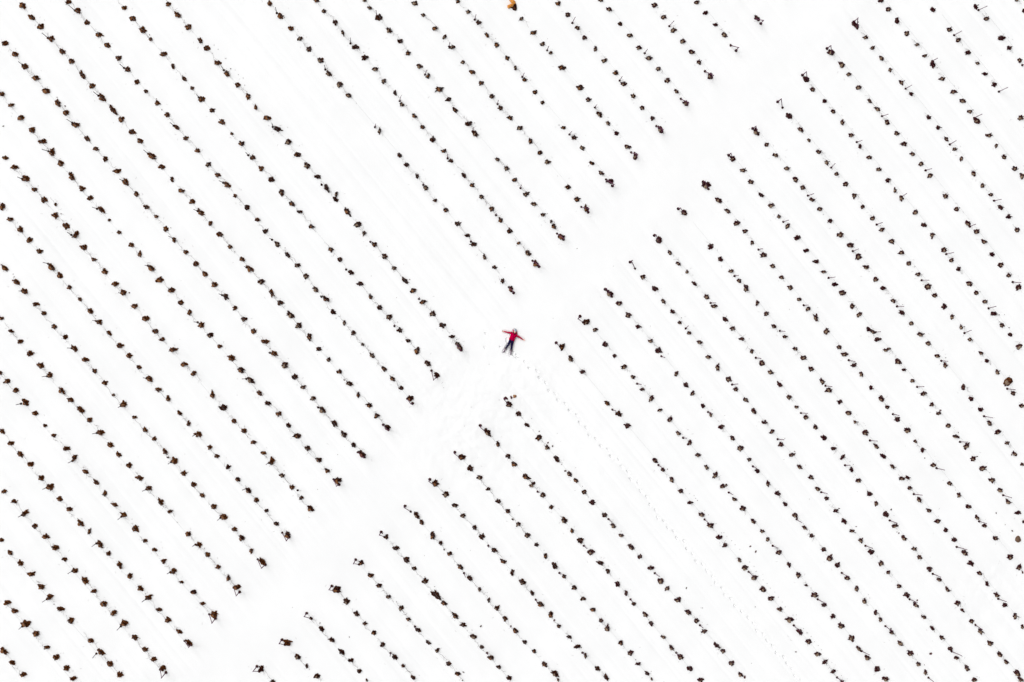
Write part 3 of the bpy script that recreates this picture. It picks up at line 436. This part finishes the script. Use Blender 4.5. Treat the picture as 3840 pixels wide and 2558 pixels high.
# the other 850 vines, smaller in the picture: one mass
VV, FF, MI = [], [], []; keys = sorted(stuff)
for mi, kx in enumerate(keys):
    b = len(VV); VV.extend(stuff[kx][0]); FF.extend(tuple(b + q for q in f) for f in stuff[kx][1]); MI.extend([mi] * len(stuff[kx][1]))
so_ = obj('small_grapevines', VV, FF, keys[0])
for kx in keys[1:]: so_.data.materials.append(M[kx])
so_.data.polygons.foreach_set('material_index', MI); so_.data.update()
tag(so_, 'hundreds of smaller dark vine clumps in slanting rows across the snow', 'grapevines', None, 'stuff')

# ------------------------------------------------------------------ stakes within the rows
def collar(r, rad):
    vs, fs = [], []; n = 10
    for f, z in ((1.15, -.04), (1, .03), (.55, .06)):
        for i in range(n):
            t = 6.2832 * i / n; q = rad * f * r.uniform(.85, 1.2); vs.append(Vector((math.cos(t) * q, math.sin(t) * q, z)))
    for k in range(2):
        for i in range(n): fs.append((k * n + i, k * n + (i + 1) % n, (k + 1) * n + (i + 1) % n, (k + 1) * n + i))
    fs.append(tuple(range(2 * n, 3 * n)))
    return vs, fs
def shaft(a, b, r0, r1, n=7, over=0.0):
    vs, fs = [], []; dn = (b - a).normalized()
    tube(vs, fs, [a - dn * .25, a, (a + b) / 2, b], [r0, r0, (r0 + r1) / 2, r1], n)
    return vs, fs
HS = .80
def lean_top(b, tx, ty, h, cap):
    t = gx(tx, ty, h); e = Vector((t.x - b.x, t.y - b.y, 0))
    if e.length > cap: e = e.normalized() * cap
    return Vector((e.x, e.y, h))
pst = nums(STAKES); bykey = {}
for q in pst: bykey.setdefault(row_of(q[0], q[1]), []).append(q)
for (s, k), L in sorted(bykey.items()):
    L.sort(key=lambda q: q[0] * DX + q[1] * DY, reverse=(s == 0))
    for i, (x, y, tx, ty) in enumerate(L):
        r = random.Random(x * 31 + y); wood = 'stake_dark' if x < 1350 else 'stake'
        p = gx(x, y, .02); p.z = gz(p)
        top = lean_top(p, tx, ty, HS, .22)
        root = tag(empty('vineyard_stake', p), 'thin stake, %s %s, %s' % (ordn(i + 1), from_where(s, k), row_name(s, k)), 'stake', 'thin stakes standing along the vine rows')
        vs, fs = shaft(Vector((0, 0, 0)), top, .026, .020); obj('shaft', vs, fs, wood, root)
        vs, fs = collar(r, .075); obj('soil_collar', vs, fs, 'soil_brown', root)
        dn = top.normalized(); vs, fs = [], []
        tube(vs, fs, [top - dn * .03, top + dn * .015], [.026, .026], 7); obj('cap', vs, fs, wood, root)
ends = nums(ENDS); usede = {}
for (x, y, tx, ty, fx, fy) in ends:
    s, k = row_of(x, y)
    r = random.Random(x * 37 + y)
    p = gx(x, y, .02); p.z = gz(p)
    top = lean_top(p, tx, ty, .95, .45)
    ft = gx(fx, fy, .02) - p; ft.z = 0
    usede[(s, k)] = p
    root = tag(empty('end_post', p), 'braced end post by the bare lane, closing the %s' % row_name(s, k), 'post', 'braced posts at the row ends')
    vs, fs = shaft(Vector((0, 0, 0)), top, .034, .030); obj('shaft', vs, fs, 'stake', root)
    vs, fs = shaft(ft, top - top.normalized() * .06, .026, .024); obj('brace', vs, fs, 'stake', root)
    vs, fs = collar(r, .10); obj('soil_collar', vs, fs, 'soil_brown', root)
    vs, fs = collar(r, .08); obj('soil_collar', [v + ft for v in vs], fs, 'soil_brown', root)

# ------------------------------------------------------------------ one trellis wire per row
for s, k, L in rows:
    r = random.Random(s * 100 + k)
    pts = []
    P_ = [gx(x, y, .05) for x, y, sz, o in L]
    q0 = P_[0]
    P_ = [usede.get((s, k), q0)] + P_
    for i in range(len(P_)):
        a = P_[max(0, i - 2):i + 3]; m = sum((v for v in a), Vector((0, 0, 0))) / len(a)
        pts.append(Vector((m.x, m.y, .36 + r.uniform(-.02, .02))))
    if len(pts) < 3: continue
    o0 = pts[0].copy(); vs, fs = [], []
    tube(vs, fs, [q - o0 for q in pts], [.0035] * len(pts), 4)
    tag(obj('trellis_wire', vs, fs, 'wire', loc=o0), 'thin trellis wire strung along the %s' % row_name(s, k), 'wire', 'trellis wires along the rows')

# ------------------------------------------------------------------ fallen leaves and crumbs
def leaf_mesh(L, r):
    """curled lobed leaf with some thickness"""
    n = 11; a0 = r.uniform(0, 6.28); asp = r.uniform(.4, .75); up, dn_ = [], []
    for i in range(n):
        t = 6.2832 * i / n; q = (1 + .25 * math.cos(5 * t + a0)) * r.uniform(.85, 1.1) * L / 2
        x, y = q * math.cos(t), q * asp * math.sin(t); z = .012 + .35 * abs(y) + r.uniform(0, .01)
        up.append(Vector((x * math.cos(a0) - y * math.sin(a0), x * math.sin(a0) + y * math.cos(a0), z + .006)))
    vs = up + [v - Vector((0, 0, .012)) for v in up] + [Vector((0, 0, .022)), Vector((0, 0, .004))]
    fs = []
    for i in range(n):
        j = (i + 1) % n; fs += [(i, j, 2 * n), (n + j, n + i, 2 * n + 1), (i, n + i, n + j, j)]
    return vs, fs
lv, lf = [], []; names = {}
ROWL = {(s, k): L for s, k, L in rows}
for (x, y, sz) in nums(LEAVES):
    r = random.Random(x * 13 + y); p = gx(x, y, .02); p.z = gz(p) - .002
    vs, fs = leaf_mesh(max(.045, sz / S), r)
    if sz >= 4.4:
        s, k = row_of(x, y); nm = min(((abs(q[0] - x) + abs(q[1] - y), i) for i, q in enumerate(ROWL.get((s, k), [(0, 0, 0, 'o')]))))[1]
        big_ = 'big' if sz > 7 else 'small'
        if (s, k) not in ROWL: continue
        lab = '%s withered leaf by %s vine %s, %s' % (big_, ordn(nm + 1), from_where(s, k).split()[0], row_name(s, k))
        if lab in names: lab = 'paler ' + lab if lab.replace('small', 'paler small') not in names else lab.replace('withered', 'crumpled')
        names[lab] = 1
        tag(obj('fallen_leaf', vs, fs, 'leaf_maroon' if r.random() < .5 and not lab.startswith('paler') else ('cane' if lab.startswith('paler') else 'leaf'), loc=p), lab, 'leaf', 'withered leaves fallen on the snow')
    else:
        b = len(lv); lv.extend(v + p for v in vs); lf.extend(tuple(b + q for q in f) for f in fs)
# fine twiggy litter along the rows
rr = random.Random(77)
for s, k, L in rows:
    for (x, y, sz, o) in L:
        if rr.random() > (.8 if x < 2300 else .5): continue
        for _ in range(rr.choice((1, 2, 4))):
            q = gx(x + rr.gauss(0, 17), y + rr.gauss(0, 17)); q.z = gz(q) + rr.uniform(.002, .008)
            t = rr.uniform(0, 6.28); l = rr.uniform(.04, .16)
            tube(lv, lf, [q, q + Vector((math.cos(t) * l / 2, math.sin(t) * l / 2, .01)), q + Vector((math.cos(t + .4) * l, math.sin(t + .4) * l, 0))], [.005, .004, .003], 4)
tag(obj('leaf_litter', lv, lf, 'leaf'), 'tiny specks of twigs and leaf crumbs scattered on the snow along the rows', 'litter', None, 'stuff')

# special leaves and heaps
def heap(name, pts, m, label, cat, zscale=.12, h0=.0):
    """solid of an outline (close-up survey pixels) with a rough domed top"""
    P_ = [gx(x, y) for x, y in pts]; c = sum(P_, Vector()) / len(P_); r = random.Random(len(pts) + int(pts[0][0]))
    n = len(P_); vs, fs = [], []
    for f, z in ((1.03, -.03), (1, .35 * zscale), (.7, .8 * zscale), (.35, zscale)):
        for v in P_: vs.append((v - c) * f + Vector((r.uniform(-.01, .01), r.uniform(-.01, .01), z + h0 + (r.uniform(-.2, .2) * zscale if z > 0 else 0))))
    vs.append(Vector((0, 0, zscale + h0)))
    for k in range(3):
        for i in range(n): fs.append((k * n + (i + 1) % n, k * n + i, (k + 1) * n + i, (k + 1) * n + (i + 1) % n))
    for i in range(n): fs.append((3 * n + (i + 1) % n, 3 * n + i, 4 * n))
    o = obj(name, vs, fs, m, loc=c + Vector((0, 0, gz(c))))
    if label: tag(o, label, cat)
    return o
Z4 = lambda x, y: (1860 + x / 9.8, 1460 + y / 9.8)
heap('leaf_clump', [Z4(*q) for q in ((270, 340), (290, 300), (350, 272), (400, 295), (438, 340), (425, 385), (385, 360), (350, 330), (325, 350), (310, 385), (285, 380))][::-1], 'leaf_maroon', 'maroon curled leaf nearest the lane-end stake below the person', 'leaf', .07)
heap('leaf_clump', [Z4(*q) for q in ((515, 245), (570, 245), (600, 285), (585, 350), (550, 355), (525, 310))][::-1], 'leaf_maroon', 'reddish brown leaf between the maroon and tan ones below the person', 'leaf', .07)
heap('leaf_clump', [Z4(*q) for q in ((630, 215), (705, 198), (765, 240), (735, 280), (685, 328), (660, 305), (615, 310), (625, 270))][::-1], 'leaf_tan', 'bright tan leaf lying on bare snow below the person', 'leaf', .07)
# orange leaves on a dark vine at the top edge
Z6 = lambda x, y: (1860 + x / 13.08, y / 13.08)
root = tag(empty('grapevine', gx(1930, 22)), 'dark vine clump with orange leaves curling off it at the top edge', 'grapevine', 'pruned grapevines in rows in the snow')
o = heap('soil_clump', [Z6(*q) for q in ((860, 60), (950, 140), (1005, 250), (1000, 340), (1020, 420), (1000, 500), (930, 530), (830, 500), (780, 420), (700, 400), (840, 330), (900, 200))][::-1], 'soil_brown', None, None, .14)
o.parent = root; o.location = o.location - root.location
o = heap('orange_leaves', [Z6(*q) for q in ((640, 20), (700, -10), (800, 20), (890, 70), (940, 130), (940, 220), (880, 250), (850, 310), (800, 370), (720, 380), (650, 420), (590, 435), (545, 380), (560, 300), (640, 325), (700, 330), (750, 300), (770, 220), (740, 120), (690, 90))][::-1], 'orange', None, None, .12, .07)
o.parent = root; o.location = o.location - root.location
# molehills
heap('molehill', [(3779 + 17 * math.cos(t) * (1 + .12 * math.sin(5 * t)), 1431 + 14.5 * math.sin(t) * (1 + .12 * math.cos(4 * t)) - 4 * math.cos(t)) for t in [i * .3491 for i in range(18)]][::-1], 'soil_russet', 'largest rusty brown earth mound, amid a row on hat side', 'earth mound', .16)
heap('molehill', [(3817 + 10 * math.cos(t) * (1 + .1 * math.sin(3 * t)), 2022 + 12.5 * math.sin(t)) for t in [i * .4488 for i in range(14)]][::-1], 'soil_pale', 'pale brown oval earth mound alone between two rows', 'earth mound', .12)

# ------------------------------------------------------------------ the person, lying on the back with arms spread
def P_(x, y, z): return pw(x, y, z)
def hull(bm, a, ra, b, rb, sz=1.0):
    t = bmesh.new()
    for c, rad in ((a, ra), (b, rb)):
        bmesh.ops.create_icosphere(t, subdivisions=2, radius=rad, matrix=Matrix.Translation(c) @ Matrix.Diagonal((1, 1, sz, 1)))
    res = bmesh.ops.convex_hull(t, input=t.verts)
    junk = list({e for e in res['geom_interior'] if isinstance(e, bmesh.types.BMVert)})
    bmesh.ops.delete(t, geom=junk, context='VERTS')
    me = bpy.data.meshes.new('tmp'); t.to_mesh(me); t.free(); bm.from_mesh(me); bpy.data.meshes.remove(me)
def blob(name, prims, voxel, m, parent, it=3, fac=.5, loc=None):
    bm = bmesh.new()
    for q in prims: hull(bm, *q)
    me = bpy.data.meshes.new(name); bm.to_mesh(me); bm.free()
    o = bpy.data.objects.new(name, me); col.objects.link(o)
    md = o.modifiers.new('r', 'REMESH'); md.mode = 'VOXEL'; md.voxel_size = voxel; md.use_smooth_shade = True
    sm = o.modifiers.new('s', 'SMOOTH'); sm.factor = fac; sm.iterations = it
    dg = bpy.context.evaluated_depsgraph_get(); dg.update()
    nm = bpy.data.meshes.new_from_object(o.evaluated_get(dg)); o.modifiers.clear(); o.data = nm; bpy.data.meshes.remove(me)
    nm.name = name; nm.materials.clear(); nm.materials.append(M[m])
    if loc is not None:
        nm.transform(Matrix.Translation(-loc)); o.location = loc
    if parent:
        nm.transform(Matrix.Translation(-parent.location)); o.parent = parent; o.location = (0, 0, 0)
    return o
M['skin'] = noisy('skin', [(.66, .36, .30), (.74, .44, .36)], 8, rough=.5, spec=.3)
M['jacket'] = noisy('jacket_cloth', [(.20, .0, .018), (.50, .0, .052)], 22, rough=.75, bump=.7, dist=.02, bscale=25, stops=[.38, .55])
M['jeans'] = noisy('jeans_cloth', [(.006, .005, .025), (.015, .012, .055)], 18, bump=.5, dist=.01)
M['boot'] = noisy('boot_suede', [(.15, .11, .145), (.28, .22, .27)], 18, bump=.4, dist=.01)
M['fur'] = noisy('fur', [(.06, .04, .05), (.40, .33, .34)], 45, bump=1.0, dist=.03)
M['sole'] = noisy('boot_sole', [(.05, .02, .06), (.09, .03, .09)], 20)
M['knit'] = noisy('hat_knit', [(.15, .20, .25), (.42, .55, .60)], 30, bump=.8, dist=.01)
M['navy'] = noisy('pompom_wool', [(.015, .01, .06), (.04, .03, .12)], 60, bump=1, dist=.01)
M['maroon'] = noisy('dark_fur', [(.02, .002, .004), (.09, .008, .015)], 40, bump=.8, dist=.02)
M['eye'] = noisy('eye', [(.02, .015, .015), (.03, .02, .02)], 5, rough=.2, spec=.5)
M['lips'] = noisy('lips', [(.50, .14, .13), (.55, .17, .15)], 10, rough=.5)
def hand(wr, tip, thumb_side, z):
    """palm plus five fingers, lying half open; wr, tip in close-up pixels"""
    w0 = P_(wr[0], wr[1], z); e = P_(tip[0], tip[1], z) - w0; e.z = 0; d_ = e.normalized(); n_ = Vector((-d_.y, d_.x, 0)) * thumb_side
    out = []
    for s_ in (-.026, -.009, .009, .024):
        out.append((w0 + n_ * s_ * .6, .020, w0 + d_ * .085 + n_ * s_, .014, .9))
    for s_, ln, sp_, cz in ((-.034, .060, -.22, .020), (-.012, .074, -.06, .028), (.010, .080, .05, .030), (.032, .070, .20, .024)):
        a = w0 + d_ * .085 + n_ * s_ * .9; dd = (d_ + n_ * sp_).normalized()
        b = a + dd * ln * .5 + Vector((0, 0, cz * .35)); c = b + dd * ln * .32 + Vector((0, 0, cz * .6)); f = c + dd * ln * .18 + Vector((0, 0, cz * .7))
        out += [(a, .0105, b, .0095), (b, .0095, c, .0088), (c, .0088, f, .0075)]
    a = w0 + d_ * .022 + n_ * .026; b = a + d_ * .028 + n_ * .032 + Vector((0, 0, .01)); c = b + d_ * .034 + n_ * .014 + Vector((0, 0, .008))
    out += [(a, .016, b, .0125), (b, .0125, c, .0095)]
    return out
ploc = P_(960, 760, 0)
HC, HJ = P_(1035, 480, .115), P_(1020, 532, .120)
body = [(HC, .088, P_(1026, 508, .118), .082), (P_(1026, 508, .118), .080, HJ, .056),
        (P_(1021, 527, .165), .016, P_(1019, 534, .205), .013), (P_(1013, 545, .145), .03, P_(1016, 540, .16), .022),
        (P_(1002, 505, .11), .022, P_(1000, 516, .105), .014), (P_(1056, 518, .11), .022, P_(1053, 528, .105), .014),
        (HJ, .05, P_(1008, 590, .09), .050),
        (P_(950, 545, .10), .062, P_(1065, 610, .10), .062), (P_(985, 590, .10), .078, P_(940, 720, .095), .08), (P_(1010, 600, .10), .074, P_(965, 725, .095), .08),
        (P_(950, 550, .09), .05, P_(815, 523, .07), .040), (P_(815, 523, .07), .040, P_(706, 496, .06), .026),
        (P_(1065, 612, .09), .05, P_(1165, 668, .07), .040), (P_(1165, 668, .07), .040, P_(1258, 733, .06), .026),
        (P_(905, 745, .095), .075, P_(835, 890, .10), .062), (P_(835, 890, .10), .058, P_(742, 1015, .07), .045), (P_(742, 1015, .07), .045, P_(705, 1085, .06), .035),
        (P_(962, 765, .095), .075, P_(930, 915, .10), .062), (P_(930, 915, .10), .058, P_(918, 1050, .07), .045), (P_(918, 1050, .07), .045, P_(902, 1135, .06), .035)]
body += hand((712, 497), (652, 483), 1, .055) + hand((1255, 730), (1306, 752), 1, .055)
person = blob('person', body, .0045, 'skin', None, 3, loc=ploc)
tag(person, 'person in red jacket and navy jeans lying arms spread on the snow', 'person')
blob('jacket', [(P_(925, 542, .10), .082, P_(1068, 612, .10), .082), (P_(1000, 578, .115), .10, P_(1002, 590, .115), .10),
    (P_(935, 550, .105), .085, P_(925, 660, .115), .085), (P_(1045, 612, .105), .085, P_(1000, 690, .115), .085), (P_(985, 570, .12), .10, P_(955, 700, .125), .105),
    (P_(925, 655, .115), .085, P_(886, 712, .10), .088), (P_(998, 680, .115), .085, P_(972, 760, .10), .085), (P_(950, 700, .12), .10, P_(930, 738, .11), .10), (P_(882, 722, .11), .075, P_(975, 765, .11), .08), (P_(882, 722, .09), .06, P_(975, 765, .09), .06),
    (P_(940, 545, .10), .072, P_(815, 524, .075), .058), (P_(815, 524, .075), .058, P_(716, 497, .062), .044),
    (P_(1062, 612, .10), .072, P_(1162, 666, .075), .058), (P_(1162, 666, .075), .058, P_(1250, 726, .062), .044)], .011, 'jacket', person, 2)
blob('trousers', [(P_(893, 735, .10), .092, P_(962, 765, .10), .092), (P_(900, 755, .10), .098, P_(828, 892, .105), .076), (P_(828, 892, .105), .076, P_(755, 990, .075), .064),
    (P_(955, 780, .10), .098, P_(930, 915, .105), .078), (P_(930, 915, .105), .078, P_(918, 1040, .078), .066)], .011, 'jeans', person, 2)
b1 = blob('boot', [(P_(755, 992, .075), .056, P_(722, 1058, .06), .050), (P_(722, 1058, .06), .050, P_(706, 1092, .055), .046), (P_(706, 1092, .06), .042, P_(684, 1102, .17), .034)], .009, 'boot', person, 2)
c1 = blob('fur_cuff', [(P_(722, 988, .08), .035, P_(775, 1018, .08), .035), (P_(730, 1000, .10), .04, P_(765, 1020, .10), .04), (P_(735, 992, .05), .04, P_(768, 1012, .05), .04)], .010, 'fur', person, 1)
c1.parent = b1
s1 = blob('sole', [(P_(696, 1110, .045), .016, P_(670, 1108, .18), .015), (P_(715, 1114, .045), .016, P_(680, 1112, .18), .015)], .007, 'sole', person, 1); s1.parent = b1
b2 = blob('boot', [(P_(918, 1045, .078), .058, P_(907, 1110, .06), .052), (P_(907, 1110, .06), .050, P_(902, 1145, .055), .046), (P_(902, 1145, .06), .042, P_(897, 1168, .18), .034)], .009, 'boot', person, 2)
c2_ = blob('fur_cuff', [(P_(888, 1048, .08), .036, P_(945, 1060, .08), .036), (P_(893, 1058, .10), .04, P_(940, 1066, .10), .04)], .010, 'fur', person, 1); c2_.parent = b2
s2 = blob('sole', [(P_(890, 1170, .045), .016, P_(885, 1183, .19), .015), (P_(912, 1172, .045), .016, P_(908, 1184, .19), .015)], .007, 'sole', person, 1); s2.parent = b2
hat = blob('knit_hat', [(P_(1041, 466, .112), .097, P_(1036, 482, .114), .099), (P_(1042, 462, .11), .08, P_(1049, 446, .11), .028)], .009, 'knit', person, 2)
pm = blob('pompom', [(P_(1049, 434, .11), .034, P_(1051, 431, .11), .034)], .006, 'navy', person, 1); pm.parent = hat
blob('hood', [(P_(1000, 478, .045), .075, P_(992, 540, .05), .08), (P_(1000, 478, .045), .07, P_(1040, 470, .045), .07), (P_(1058, 500, .045), .07, P_(1066, 560, .05), .075), (P_(1010, 520, .04), .09, P_(1040, 540, .04), .09)], .011, 'jacket', person, 2)
blob('fur_collar', [(P_(980, 546, .16), .030, P_(1006, 572, .205), .036), (P_(1006, 572, .205), .036, P_(1044, 562, .175), .031), (P_(982, 505, .12), .026, P_(980, 546, .16), .030), (P_(1066, 528, .13), .024, P_(1044, 562, .175), .031)], .009, 'maroon', person, 1)
for x_, y_ in ((1010, 516), (1033, 523)):
    blob('eye', [(P_(x_ - 1, y_, .181), .0075, P_(x_ + 2, y_ + 1, .181), .0075)], .003, 'eye', person, 1)
blob('mouth', [(P_(1010, 541, .183), .006, P_(1022, 543, .183), .006)], .003, 'lips', person, 1)
